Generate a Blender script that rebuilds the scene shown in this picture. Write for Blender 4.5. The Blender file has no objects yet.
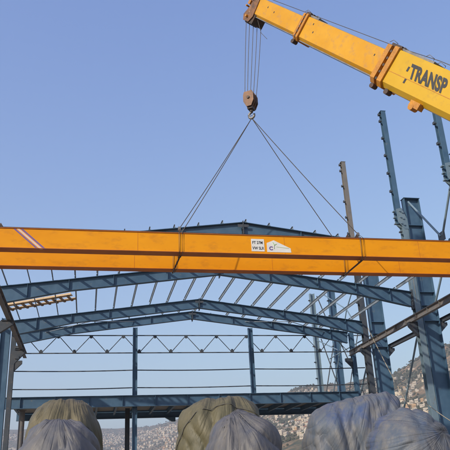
import bpy, bmesh, math, random
import numpy as np
from mathutils import Vector, Matrix, noise
random.seed(7)
S = bpy.context.scene
COL = S.collection
R_ = math.radians

# ------------------------------------------------------------------ camera
cam_d = bpy.data.cameras.new('camera'); cam = bpy.data.objects.new('camera', cam_d); COL.objects.link(cam)
S.camera = cam
cam_d.sensor_width = 36; cam_d.lens = 52.35; cam_d.clip_start = 0.1; cam_d.clip_end = 20000
RX = Vector((0.98008, -0.19350, -0.04466)); RD = Vector((0.03292, 0.38009, -0.92436)); RF = Vector((0.19584, 0.90448, 0.37889))
CAM = Vector((0, 0, 1.6))
m = Matrix(((RX.x, -RD.x, -RF.x, 0), (RX.y, -RD.y, -RF.y, 0), (RX.z, -RD.z, -RF.z, 0), (0, 0, 0, 1)))
cam.matrix_world = Matrix.Translation(CAM) @ m

# ------------------------------------------------------------------ light
SUN_AZ = 234.0      # clockwise from +Y
SUN_EL = 29.0
W = bpy.data.worlds.new('World'); S.world = W; W.use_nodes = True
nt = W.node_tree; bg = nt.nodes['Background']
sky = nt.nodes.new('ShaderNodeTexSky'); sky.sky_type = 'NISHITA'; sky.sun_disc = False
sky.sun_elevation = R_(SUN_EL); sky.sun_rotation = R_(SUN_AZ)
sky.air_density = 1.0; sky.dust_density = 0.7; sky.ozone_density = 2.5; sky.altitude = 50
# camera-like response of the clear sky: softened contrast between zenith and horizon, slightly violet white balance
sp_ = nt.nodes.new('ShaderNodeSeparateColor'); cb_ = nt.nodes.new('ShaderNodeCombineColor'); nt.links.new(sky.outputs[0], sp_.inputs[0])
for k_, (gm, kk) in enumerate(((0.88, 1.12), (0.82, 1.19), (0.50, 2.04))):
    pw = nt.nodes.new('ShaderNodeMath'); pw.operation = 'POWER'; pw.inputs[1].default_value = gm; nt.links.new(sp_.outputs[k_], pw.inputs[0])
    ml = nt.nodes.new('ShaderNodeMath'); ml.operation = 'MULTIPLY'; ml.inputs[1].default_value = kk; nt.links.new(pw.outputs[0], ml.inputs[0]); nt.links.new(ml.outputs[0], cb_.inputs[k_])
nt.links.new(cb_.outputs[0], bg.inputs[0]); bg.inputs[1].default_value = 0.15
sd = bpy.data.lights.new('sun', 'SUN'); sun = bpy.data.objects.new('sun', sd); COL.objects.link(sun)
sd.energy = 3.4; sd.angle = R_(0.8); sd.color = (1.0, 0.90, 0.76)
az, el = R_(SUN_AZ), R_(SUN_EL)
sdir = Vector((math.sin(az) * math.cos(el), math.cos(az) * math.cos(el), math.sin(el)))
sun.rotation_euler = sdir.to_track_quat('Z', 'Y').to_euler(); sun.location = sdir * 60
S.view_settings.view_transform = 'Standard'; S.view_settings.look = 'None'
S.view_settings.exposure = 0.50; S.view_settings.gamma = 1.0
S.render.engine = 'CYCLES'

# ------------------------------------------------------------------ materials
def mat(name, c1, c2=None, scale=3.0, rough=0.6, detail=6, contrast=(0.35, 0.65), bump=0.0, bscale=None, c3=None, c3r=(0.62, 0.72), c3scale=None, stretch=(1, 1, 1), metal=0.0, spec=0.5, coord='Object'):
    M = bpy.data.materials.new(name); M.use_nodes = True
    t = M.node_tree; p = t.nodes['Principled BSDF']
    p.inputs['Roughness'].default_value = rough; p.inputs['Metallic'].default_value = metal
    p.inputs['Specular IOR Level'].default_value = spec
    p.inputs['Base Color'].default_value = (*c1, 1)
    tc = t.nodes.new('ShaderNodeTexCoord'); mp = t.nodes.new('ShaderNodeMapping'); mp.inputs['Scale'].default_value = stretch
    t.links.new(tc.outputs[coord], mp.inputs[0])
    out = None
    if c2:
        n = t.nodes.new('ShaderNodeTexNoise'); n.inputs['Scale'].default_value = scale; n.inputs['Detail'].default_value = detail; n.inputs['Roughness'].default_value = 0.62
        t.links.new(mp.outputs[0], n.inputs['Vector'])
        r = t.nodes.new('ShaderNodeValToRGB'); r.color_ramp.elements[0].position = contrast[0]; r.color_ramp.elements[1].position = contrast[1]
        r.color_ramp.elements[0].color = (*c1, 1); r.color_ramp.elements[1].color = (*c2, 1)
        t.links.new(n.outputs[0], r.inputs[0]); out = r.outputs[0]
        if c3:
            n3 = t.nodes.new('ShaderNodeTexNoise'); n3.inputs['Scale'].default_value = c3scale or scale * 2.3; n3.inputs['Detail'].default_value = 8; n3.inputs['Roughness'].default_value = 0.7
            t.links.new(mp.outputs[0], n3.inputs['Vector'])
            r3 = t.nodes.new('ShaderNodeValToRGB'); r3.color_ramp.elements[0].position = c3r[0]; r3.color_ramp.elements[1].position = c3r[1]
            t.links.new(n3.outputs[0], r3.inputs[0])
            mx = t.nodes.new('ShaderNodeMixRGB'); mx.inputs[2].default_value = (*c3, 1)
            t.links.new(r3.outputs[0], mx.inputs[0]); t.links.new(out, mx.inputs[1]); out = mx.outputs[0]
        t.links.new(out, p.inputs['Base Color'])
    if bump:
        nb = t.nodes.new('ShaderNodeTexNoise'); nb.inputs['Scale'].default_value = bscale or scale * 4; nb.inputs['Detail'].default_value = 6
        t.links.new(mp.outputs[0], nb.inputs['Vector'])
        b = t.nodes.new('ShaderNodeBump'); b.inputs['Strength'].default_value = bump; b.inputs['Distance'].default_value = 0.05
        t.links.new(nb.outputs[0], b.inputs['Height']); t.links.new(b.outputs[0], p.inputs['Normal'])
    return M

STEEL = mat('blue_steel_paint', (0.043, 0.100, 0.172), (0.074, 0.145, 0.226), 0.9, 0.5, c3=(0.16, 0.17, 0.16), c3r=(0.60, 0.74), c3scale=2.6, bump=0.15)
STEEL2 = mat('grey_blue_steel_paint', (0.13, 0.20, 0.26), (0.19, 0.26, 0.31), 1.3, 0.5, c3=(0.20, 0.16, 0.12), c3r=(0.58, 0.72), c3scale=4, bump=0.15)
BROWNST = mat('weathered_brown_grey_steel', (0.15, 0.15, 0.15), (0.22, 0.19, 0.16), 1.6, 0.55, c3=(0.24, 0.16, 0.10), c3r=(0.58, 0.70), c3scale=4)
STEELD = mat('dark_primer_steel', (0.035, 0.05, 0.07), (0.07, 0.075, 0.085), 1.5, 0.6, c3=(0.20, 0.13, 0.09), c3r=(0.60, 0.72), c3scale=4, bump=0.15)
PURL = mat('purlin_paint', (0.16, 0.20, 0.24), (0.24, 0.27, 0.30), 1.5, 0.5, c3=(0.25, 0.18, 0.12), c3r=(0.62, 0.72))
RAILM = mat('rusty_rail_steel', (0.13, 0.135, 0.145), (0.20, 0.18, 0.165), 2.0, 0.55, c3=(0.25, 0.13, 0.07), c3r=(0.55, 0.7))
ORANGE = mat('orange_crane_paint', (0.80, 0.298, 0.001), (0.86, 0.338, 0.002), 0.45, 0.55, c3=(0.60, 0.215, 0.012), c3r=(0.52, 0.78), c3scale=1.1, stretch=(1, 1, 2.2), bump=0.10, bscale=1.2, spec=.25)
ORANGED = mat('orange_flange_shade_and_seam', (0.55, 0.16, 0.01), (0.42, 0.11, 0.015), 1.2, 0.55)  # same orange darkened: underside shade painted into flanges; also colours the weld seams
BOOMY = mat('yellow_boom_paint', (0.60, 0.350, 0.015), (0.65, 0.39, 0.025), 0.8, 0.5, c3=(0.42, 0.25, 0.05), c3r=(0.55, 0.80), spec=.3, c3scale=2.5, bump=0.05)
BOOMO = mat('amber_boom_paint', (0.62, 0.29, 0.010), (0.68, 0.34, 0.02), 0.8, 0.5, spec=.3, c3=(0.45, 0.24, 0.09), c3r=(0.52, 0.76), c3scale=3.0, stretch=(1, 1, 1), bump=0.05)
COLLAR = mat('worn_orange_collar', (0.60, 0.25, 0.015), (0.42, 0.17, 0.02), 3.0, 0.5, c3=(0.65, 0.42, 0.22), c3r=(0.62, 0.68), c3scale=6, bump=0.3)
HEADM = mat('grimy_orange_head', (0.30, 0.13, 0.04), (0.10, 0.055, 0.035), 4.0, 0.55, c3=(0.6, 0.45, 0.3), c3r=(0.62, 0.68), c3scale=6, bump=0.3)
GREYST = mat('dull_grey_steel', (0.16, 0.16, 0.17), (0.26, 0.24, 0.22), 3.0, 0.5, metal=0.3)
DARK = mat('greasy_dark_steel', (0.03, 0.028, 0.026), (0.10, 0.05, 0.03), 5.0, 0.6, bump=0.2)
ROPE = mat('steel_wire_rope', (0.07, 0.065, 0.06), (0.12, 0.10, 0.09), 10, 0.5)
FIBRE = mat('fibre_rope', (0.40, 0.34, 0.24), (0.28, 0.24, 0.18), 6, 0.9)
BLOCKM = mat('rusty_orange_block', (0.27, 0.125, 0.05), (0.12, 0.06, 0.035), 3.0, 0.6, c3=(0.55, 0.42, 0.30), c3r=(0.6, 0.7), c3scale=6, bump=0.2)
WHITE = mat('white_sign_paint', (0.78, 0.77, 0.74), (0.70, 0.68, 0.64), 2.0, 0.5)
BLACK = mat('black_lettering', (0.035, 0.035, 0.04), rough=0.6)
PURPLE = mat('violet_paint', (0.16, 0.09, 0.28), (0.20, 0.12, 0.32), 3, 0.5)
PINK = mat('pale_stripe_paint', (0.72, 0.50, 0.40), (0.78, 0.60, 0.50), 3, 0.5)
GREEN = mat('green_mark_paint', (0.25, 0.50, 0.12), rough=0.5)
WOOD = mat('sawn_timber', (0.68, 0.50, 0.32), (0.55, 0.38, 0.22), 4.0, 0.8, stretch=(1, 6, 6), bump=0.2)
WOODD = mat('dark_timber', (0.20, 0.13, 0.08), (0.35, 0.24, 0.15), 4.0, 0.8)
CONC = mat('concrete_soffit', (0.20, 0.20, 0.19), (0.28, 0.27, 0.25), 1.0, 0.85)

# ------------------------------------------------------------------ mesh builder
class MB:
    def __init__(s): s.v = []; s.f = []; s.m = []; s.sm = []
    def add(s, vs, fs, mi=0, smooth=False):
        o = len(s.v); s.v += [tuple(v) for v in vs]
        for f in fs: s.f.append([o + i for i in f]); s.m.append(mi); s.sm.append(smooth)
    def box8(s, p, mi=0):   # p: 8 pts, bottom ring 0-3, top ring 4-7
        s.add(p, [(0, 3, 2, 1), (4, 5, 6, 7), (0, 1, 5, 4), (1, 2, 6, 5), (2, 3, 7, 6), (3, 0, 4, 7)], mi)
    def box(s, x0, x1, y0, y1, z0, z1, mi=0):
        s.box8([(x0, y0, z0), (x1, y0, z0), (x1, y1, z0), (x0, y1, z0), (x0, y0, z1), (x1, y0, z1), (x1, y1, z1), (x0, y1, z1)], mi)
    def obox(s, c, ax, hs, mi=0):  # centre, 3 axes, half sizes
        c = Vector(c); a, b, d = [Vector(v).normalized() * h for v, h in zip(ax, hs)]
        s.box8([c - a - b - d, c + a - b - d, c + a + b - d, c - a + b - d, c - a - b + d, c + a - b + d, c + a + b + d, c - a + b + d], mi)
    def prism(s, pts, d, mi=0):   # polygon pts extruded by vector d
        n = len(pts); d = Vector(d); P = [Vector(p) for p in pts]
        s.add(P + [p + d for p in P], [tuple(range(n))[::-1], tuple(range(n, 2 * n))] + [(i, (i + 1) % n, n + (i + 1) % n, n + i) for i in range(n)], mi)
    def tube(s, pts, r, n=8, mi=0):
        P = [Vector(p) for p in pts]; rings = []
        ref = Vector((0, 0, 1))
        for i, p in enumerate(P):
            t = (P[min(i + 1, len(P) - 1)] - P[max(i - 1, 0)]).normalized()
            u = t.cross(ref)
            if u.length < 0.05: u = t.cross(Vector((1, 0.01, 0)))
            u.normalize(); w = t.cross(u)
            rings.append([p + (u * math.cos(2 * math.pi * k / n) + w * math.sin(2 * math.pi * k / n)) * r for k in range(n)])
        vs = [v for g in rings for v in g]; fs = []
        for i in range(len(P) - 1):
            for k in range(n): fs.append((i * n + k, i * n + (k + 1) % n, (i + 1) * n + (k + 1) % n, (i + 1) * n + k))
        s.add(vs, fs, mi, True)
        s.add(rings[0], [tuple(range(n))[::-1]], mi); s.add(rings[-1], [tuple(range(n))], mi)
    def disc(s, c, axis, r, th, n=20, mi=0):
        a = Vector(axis).normalized(); c = Vector(c); s.tube([c - a * th / 2, c + a * th / 2], r, n, mi)
    def ibeam(s, p0, p1, up, h0, h1, b, tf=0.03, tw=0.02, mi=0, topalign=False):
        """I section from p0 to p1; 'up' is the web direction; h0/h1 depth at the ends."""
        p0, p1 = Vector(p0), Vector(p1); t = (p1 - p0).normalized(); up = Vector(up); up = (up - t * up.dot(t)).normalized(); sd_ = t.cross(up)
        def pt(p, h, a, c): 
            base = p - up * (h if topalign else h / 2)
            return base + up * c + sd_ * a
        for (z0a, z0b, z1a, z1b, hb) in ((0, tf, 0, tf, b / 2), (h0 - tf, h0, h1 - tf, h1, b / 2), (tf, h0 - tf, tf, h1 - tf, tw / 2)):
            s.box8([pt(p0, h0, -hb, z0a), pt(p1, h1, -hb, z1a), pt(p1, h1, hb, z1a), pt(p0, h0, hb, z0a),
                    pt(p0, h0, -hb, z0b), pt(p1, h1, -hb, z1b), pt(p1, h1, hb, z1b), pt(p0, h0, hb, z0b)], mi)
    def build(s, name, mats, parent=None, label=None, bevel=0, loc=None):
        me = bpy.data.meshes.new(name); off = Vector(loc) if loc else Vector((0, 0, 0))
        me.from_pydata([tuple(Vector(v) - off) for v in s.v], [], s.f)
        for M in (mats if isinstance(mats, (list, tuple)) else [mats]): me.materials.append(M)
        me.polygons.foreach_set('material_index', s.m); me.polygons.foreach_set('use_smooth', s.sm)
        me.update()
        bm = bmesh.new(); bm.from_mesh(me); bmesh.ops.recalc_face_normals(bm, faces=bm.faces); bm.to_mesh(me); bm.free()
        o = bpy.data.objects.new(name, me); COL.objects.link(o)
        o.location = off
        if parent:
            o.parent = parent; q = parent; acc = Vector((0, 0, 0))
            while q: acc += q.location; q = q.parent
            o.location = off - acc
        if label: o['label'] = label
        if bevel:
            b = o.modifiers.new('bevel', 'BEVEL'); b.width = bevel; b.segments = 2; b.limit_method = 'ANGLE'
        return o
def thing(name, label, cat, loc=(0, 0, 0), group=None):
    o = bpy.data.objects.new(name, None); COL.objects.link(o); o.location = loc; o.empty_display_size = 0.5
    o['label'] = label; o['category'] = cat
    if group: o['group'] = group
    return o
def tag(o, label, cat=None, group=None, kind=None):
    if label: o['label'] = label
    if cat: o['category'] = cat
    if group: o['group'] = group
    if kind: o['kind'] = kind
    return o
def bar(p0, p1, r): b = MB(); b.tube([p0, p1], r, 8); return b

# ================================================================== terrain
def interp(tab, a):
    if a <= tab[0][0]: return tab[0][1]
    for (a0, v0), (a1, v1) in zip(tab, tab[1:]):
        if a <= a1:
            t = (a - a0) / (a1 - a0); return v0 + (v1 - v0) * t
    return tab[-1][1]
EL = [(-180, 3), (-60, 4.0), (-25, 5.2), (-7, 5.6), (2.7, 5.42), (5.2, 5.45), (7.2, 5.95), (12.8, 6.8), (16.2, 7.6), (18, 8.05), (21.8, 8.1), (25.6, 8.72), (28.2, 9.8), (30.7, 10.6), (36, 12), (50, 12.5), (80, 9), (120, 5), (180, 3)]
RG = [(-180, 4200), (-7, 4800), (4, 4600), (9, 3300), (16, 2300), (22, 2000), (31, 1600), (50, 1500), (120, 2200), (180, 3600)]
def fbm(x, y, o=4):
    v = 0; a = 1; f = 1
    for _ in range(o): v += a * noise.noise(Vector((x * f, y * f, 3.7))); a *= .5; f *= 2.03
    return v
def ground_z(r, azd):
    x, y = r * math.sin(R_(azd)), r * math.cos(R_(azd))
    Rr = interp(RG, azd); s = r / Rr
    H = math.tan(R_(interp(EL, azd))) * Rr
    if s <= 0.07: g = 0
    elif s <= 1: u = (s - 0.07) / 0.93; g = (u ** 1.75)
    else: g = 1 - 0.10 * (s - 1) + 0.0
    b = max(0, min(1, (s - 0.1) / 0.3))
    rough = fbm(x / 330, y / 330) * 11 * b + fbm(x / 60 + 9, y / 60) * 2.2 * b
    if 0.85 < s: rough *= 0.8
    return H * max(g, 0) + rough
def build_ground():
    rs = [0, 8, 20, 40, 60, 80, 100]; r = 100
    while r < 8500: r *= 1.035; rs.append(r)
    azs = [-180 + i * 4 for i in range(40)] ; azs = [a for a in azs if a < -30] + [-30 + i * 0.3 for i in range(300)] + [60 + 4 * i for i in range(30)]
    vs = []; fs = []; n = len(azs)
    for r in rs:
        for a in azs:
            x, y = r * math.sin(R_(a)), r * math.cos(R_(a)); vs.append((x, y, ground_z(r, a) if r > 0 else 0))
    for i in range(len(rs) - 1):
        for k in range(n):
            k2 = (k + 1) % n; fs.append((i * n + k, i * n + k2, (i + 1) * n + k2, (i + 1) * n + k))
    b = MB(); b.add(vs, fs, 0, True); return b
def terrain_mat():
    M = bpy.data.materials.new('dry_hillside'); M.use_nodes = True; t = M.node_tree; p = t.nodes['Principled BSDF']; p.inputs['Roughness'].default_value = 0.95
    tc = t.nodes.new('ShaderNodeTexCoord')
    def nz(sc, det=8, ro=.65):
        n = t.nodes.new('ShaderNodeTexNoise'); n.inputs['Scale'].default_value = sc; n.inputs['Detail'].default_value = det; n.inputs['Roughness'].default_value = ro
        t.links.new(tc.outputs['Object'], n.inputs['Vector']); return n.outputs[0]
    def ramp(src, a, b, ca, cb):
        r = t.nodes.new('ShaderNodeValToRGB'); e = r.color_ramp.elements; e[0].position = a; e[1].position = b; e[0].color = (*ca, 1); e[1].color = (*cb, 1)
        t.links.new(src, r.inputs[0]); return r.outputs[0]
    def mix(f, a, b):
        x = t.nodes.new('ShaderNodeMixRGB'); t.links.new(f, x.inputs[0]); t.links.new(a, x.inputs[1]); t.links.new(b, x.inputs[2]); return x.outputs[0]
    soil = ramp(nz(0.012), .35, .65, (0.34, 0.20, 0.10), (0.26, 0.165, 0.085))
    scrub = ramp(nz(0.05), .4, .6, (0.055, 0.062, 0.032), (0.11, 0.10, 0.05))
    f = ramp(nz(0.022, 10, .75), .40, .54, (0, 0, 0), (1, 1, 1))
    c = mix(f, soil, scrub)
    rock = ramp(nz(0.06, 6, .6), .4, .6, (0.42, 0.38, 0.32), (0.55, 0.50, 0.43))
    f2 = ramp(nz(0.035, 12, .8), .62, .67, (0, 0, 0), (1, 1, 1))
    c = mix(f2, c, rock)
    t.links.new(c, p.inputs['Base Color'])
    b = t.nodes.new('ShaderNodeBump'); b.inputs['Strength'].default_value = 0.6; b.inputs['Distance'].default_value = 4; t.links.new(nz(0.08, 8, .7), b.inputs['Height']); t.links.new(b.outputs[0], p.inputs['Normal'])
    return M
g = build_ground().build('ground', terrain_mat()); g['kind'] = 'structure'

# site yard on top of the terrain around the hall: packed earth
yb = MB(); yb.box(-40, 60, -20, 78, -0.25, 0.004)
tag(yb.build('yard', mat('packed_earth', (0.26, 0.20, 0.14), (0.34, 0.27, 0.20), 0.6, 0.95, bump=0.4)), None, kind='structure')

# ---- scrub on the hill
def clump(b, c, r, seg=6):
    vs = [Vector((0, 0, 1))]; 
    for j, (ph, rr) in enumerate(((0.95, .75), (0.35, 1.0), (-0.3, .9))):
        for k in range(seg):
            a = 2 * math.pi * (k + .5 * j) / seg; q = rr * random.uniform(.75, 1.2); vs.append(Vector((math.cos(a) * q, math.sin(a) * q, ph * .7 * random.uniform(.8, 1.2))))
    fs = [(0, 1 + k, 1 + (k + 1) % seg) for k in range(seg)]
    for j in range(2):
        for k in range(seg):
            a = 1 + j * seg + k; a2 = 1 + j * seg + (k + 1) % seg; fs += [(a, a + seg, a2 + seg), (a, a2 + seg, a2)]
    b.add([Vector(c) + v * r for v in vs], fs, 0)
sb = MB()
for i in range(20000):
    a = random.uniform(-16, 45); Rr = interp(RG, a); s = random.uniform(.30, 1.0) ** .8; r = s * Rr
    x, y = r * math.sin(R_(a)), r * math.cos(R_(a))
    if fbm(x / 120 + 5, y / 120) < -0.12: continue
    sz = random.uniform(1.0, 3.0) * (1.4 if r > 1500 else 1)
    clump(sb, (x, y, ground_z(r, a) + sz * .3), sz)
scrubm = mat('dark_scrub', (0.045, 0.055, 0.028), (0.09, 0.085, 0.045), 0.02, 0.95)
tag(sb.build('scrub', scrubm), 'dark green and brown scrub scattered over the dry hillside', 'scrub', kind='stuff')

# ---- houses
HW = mat('whitewashed_wall', (0.58, 0.49, 0.39), (0.42, 0.37, 0.31), 0.4, 0.85)
HC = mat('cream_render', (0.70, 0.58, 0.42), (0.62, 0.51, 0.37), 0.4, 0.85)
HO = mat('ochre_render', (0.55, 0.36, 0.20), (0.47, 0.31, 0.18), 0.4, 0.85)
HG = mat('grey_concrete_wall', (0.42, 0.40, 0.37), (0.34, 0.33, 0.31), 0.4, 0.9)
HD = mat('dark_window', (0.14, 0.125, 0.11), rough=0.4)
HT = mat('clay_tile', (0.38, 0.14, 0.07), (0.30, 0.12, 0.07), 2, 0.85)
def house_mesh(b, w, d, h, o=(0, 0, 0), rot=0, wall=0, win=1, roof=0, tile=False, pent=False, windows=True):
    t = MB(); t.box(-w / 2, w / 2, -d / 2, d / 2, -2.0, h, wall)
    if tile:
        t.add([(-w / 2 - .4, -d / 2 - .4, h), (w / 2 + .4, -d / 2 - .4, h), (w / 2 + .4, d / 2 + .4, h), (-w / 2 - .4, d / 2 + .4, h), (-w / 5, 0, h + 1.8), (w / 5, 0, h + 1.8)],
              [(0, 1, 5, 4), (1, 2, 5), (2, 3, 4, 5), (3, 0, 4), (0, 3, 2, 1)], roof)
    else:
        for (x0, x1, y0, y1) in ((-w / 2, w / 2, -d / 2, -d / 2 + .3), (-w / 2, w / 2, d / 2 - .3, d / 2), (-w / 2, -w / 2 + .3, -d / 2 + .3, d / 2 - .3), (w / 2 - .3, w / 2, -d / 2 + .3, d / 2 - .3)):
            t.box(x0, x1, y0, y1, h, h + .9, wall)
    if pent: t.box(w * .05, w * .38, 0, d * .4, h + .002, h + 2.6, wall)
    if windows:
        fl = max(1, int(h / 3))
        for k in range(fl):
            z = k * 3 + .9; nw = max(2, int(w / 3))
            for i in range(nw):
                x = -w / 2 + (i + .5) * w / nw; hz = 0 if (k == 0 and i == nw // 2) else 1
                t.box(x - .6, x + .6, -d / 2 - .05, -d / 2 + .1, z - (.85 if not hz else 0), z + 1.3, win)
            nd = max(1, int(d / 3.4))
            for i in range(nd):
                y = -d / 2 + (i + .5) * d / nd; t.box(-w / 2 - .05, -w / 2 + .1, y - .5, y + .5, z, z + 1.3, win); t.box(w / 2 - .1, w / 2 + .05, y - .5, y + .5, z, z + 1.3, win)
            if k > 0 : t.box(-w / 2 + .5, w / 2 - .5, -d / 2 - 1.2, -d / 2 - .06, k * 3 - .15, k * 3, wall)
    cr, sr = math.cos(rot), math.sin(rot)
    b.add([(v[0] * cr - v[1] * sr + o[0], v[0] * sr + v[1] * cr + o[1], v[2] + o[2]) for v in t.v], [], 0)
    n0 = len(b.v) - len(t.v)
    for f, mi in zip(t.f, t.m): b.f.append([n0 + i for i in f]); b.m.append(mi); b.sm.append(False)
protos = []
for (nm, w, d, h, wl, tile, pent) in (('white flat', 9, 8, 6, HW, 0, 1), ('white low', 10, 7, 3.4, HW, 0, 0), ('cream', 9, 9, 6.2, HC, 0, 1), ('ochre', 8, 8, 6, HO, 0, 0), ('white tiled', 9, 8, 5.5, HW, 1, 0), ('white block', 13, 10, 9.2, HW, 0, 1), ('grey', 9, 8, 6.2, HG, 0, 1)):
    b = MB(); house_mesh(b, w, d, h, tile=bool(tile), pent=bool(pent), roof=2)
    me_o = b.build('house', [wl, HD, HT]); protos.append((nm, me_o))
HLAB = {'white flat': 'white two storey flat roofed hillside house',
        'white low': 'low white flat roofed hillside house',
        'cream': 'cream flat roofed hillside house',
        'ochre': 'ochre brown flat roofed hillside house',
        'white tiled': 'white hillside house with red tiled roof',
        'white block': 'white three storey hillside block',
        'grey': 'unpainted grey hillside house'}
spots = []
def dens(a, s):
    el_ = s ** .75
    if a < 6.2: return .6 if .60 < s < .93 else .0
    if a < 9: return .9 if .5 < s < .93 else 0
    if a < 17: return (.14 if .5 < s < .88 else .0) * (0.35 if s < .62 else 1)
    if a < 27.5: return .34 if .48 < s < .80 else (.06 if s < .95 else 0)
    return .22 if .45 < s < .62 else (.05 if s < .85 else 0)
tries = 0
while len(spots) < 3000 and tries < 140000:
    tries += 1
    a = random.uniform(-13, 36); s = random.uniform(.42, .97)
    if random.random() > dens(a, s) * s: continue
    Rr = interp(RG, a); r = s * Rr; x, y = r * math.sin(R_(a)), r * math.cos(R_(a))
    if fbm(x / 160, y / 160, 3) < (-.28 if a > 9 else -.05): continue
    if any(abs(x - q[0]) < 9.5 and abs(y - q[1]) < 9.5 for q in spots): continue
    spots.append((x, y, ground_z(r, a), r, a))
def inview(q):
    v = Vector((q[0], q[1], q[2])) - CAM; z = v.dot(RF); px = 225 + 654.4 * v.dot(RX) / z; py = 225 + 654.4 * v.dot(RD) / z
    if not (-5 < px < 455 and py < 452): return False
    if 395 < py < 419 and px < 300: return False
    if px < 100 and py > 405 or (178 < px < 262 and py > 400) or (305 < px < 410 and py > 412 - (px - 305) * .2): return False
    return True
vis = sorted([q for q in spots if inview(q)], key=lambda q: q[3])
near = vis[:300]; nearset = set(near); rest = [q for q in spots if q not in nearset]
wts = [5, 5, 3, 1.5, 1.5, .5, 1.5]
for q in near:
    nm, o = random.choices(protos, wts)[0]
    c = o.copy(); COL.objects.link(c); c.location = (q[0], q[1], q[2] + .2); c.rotation_euler = (0, 0, R_(-q[4]) + random.uniform(-.7, .7)); sc = random.uniform(.42, .75); c.scale = (sc, sc, sc)
    v = Vector((q[0], q[1], q[2])) - CAM; px = 225 + 654.4 * v.dot(RX) / v.dot(RF); py = 225 + 654.4 * v.dot(RD) / v.dot(RF)
    wh = ('at the left edge' if px < 95 else 'between left and middle loads' if px < 200 else 'between middle and right loads' if px < 310 else 'above the long right load' if px < 372 else 'left of the big column' if px < 415 else 'right of the big column')
    hh = 'near the ridge' if py < 385 else 'high up' if py < 396 else 'halfway up' if py < 415 else 'low down' if py < 432 else 'at the bottom edge'
    tag(c, HLAB[nm] + ' ' + wh + ', ' + hh, 'house', 'houses of the hillside town')
for nm, o in protos: bpy.data.objects.remove(o)
rb = MB()
for q in rest:
    w = random.choices([0, 3, 4, 5], [6, 3, 1.2, 1])[0]
    house_mesh(rb, random.uniform(5, 9), random.uniform(5, 8), random.choice([3.0, 3.2, 3.4, 5.8]), (q[0], q[1], q[2] - .2), R_(-q[4]) + random.uniform(-.7, .7), wall=w, roof=2, tile=random.random() < .15, pent=random.random() < .4, windows=True)
tag(rb.build('distant_town', [HW, HD, HT, HC, HO, HG]), 'hundreds of tiny pale houses spread over the most distant slopes', 'town', kind='stuff')

# ================================================================== steel hall
F = [31.1, 37.8, 45.7, 49.1, 57.0]
XL, XR, XM = -5.25, 20.35, 7.68
ZE, ZA = 13.15, 14.78
hall = thing('steel_building_frame', 'unclad blue steel hall frame of columns, rafters and purlins behind the orange girder', 'building frame', (XM, 40, 0))
def bolts(b, c, ax_n, ax_a, ax_b, na, nb_, da, db, r=.03):
    for i in range(na):
        for j in range(nb_):
            p = Vector(c) + Vector(ax_a) * (i - (na - 1) / 2) * da + Vector(ax_b) * (j - (nb_ - 1) / 2) * db
            b.disc(p, ax_n, r, .05, 6)
def left_column(Y):
    x = XL - .38
    b = MB(); b.ibeam((x, Y, 0), (x, Y, 13.3), (1, 0, 0), .62, .62, .40, .03, .02)
    b.box(x - .5, x + .5, Y - .4, Y + .4, 0.005, .06); b.build('column', STEEL, hall, loc=(x, Y, 0))
    if Y > 40:
        b = MB(); b.ibeam((XL + .18, Y, 0), (XL + .18, Y, 12.3), (0, 1, 0), .3, .3, .3, .02, .015); b.build('post', STEELD, hall, loc=(XL + .18, Y, 0))
        for z in (11.2, 11.75, 10.5):
            b = MB(); b.box(XL + .34, XL + .62, Y - .2, Y + .2, z, z + .18); b.build('cleat', STEELD, hall)
    b = MB(); x0 = XL - .05 + (.38 if Y > 40 else 0)
    b.prism([(x0, Y - .15, 11.1), (XL + .95, Y - .15, 11.1), (XL + .95, Y - .15, 10.9), (x0, Y - .15, 10.2)], (0, .3, 0)); b.box(XL + .3, XL + 1.0, Y - .22, Y + .22, 11.101, 11.135); b.build('bracket', STEELD, hall)
    return None, None
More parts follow.
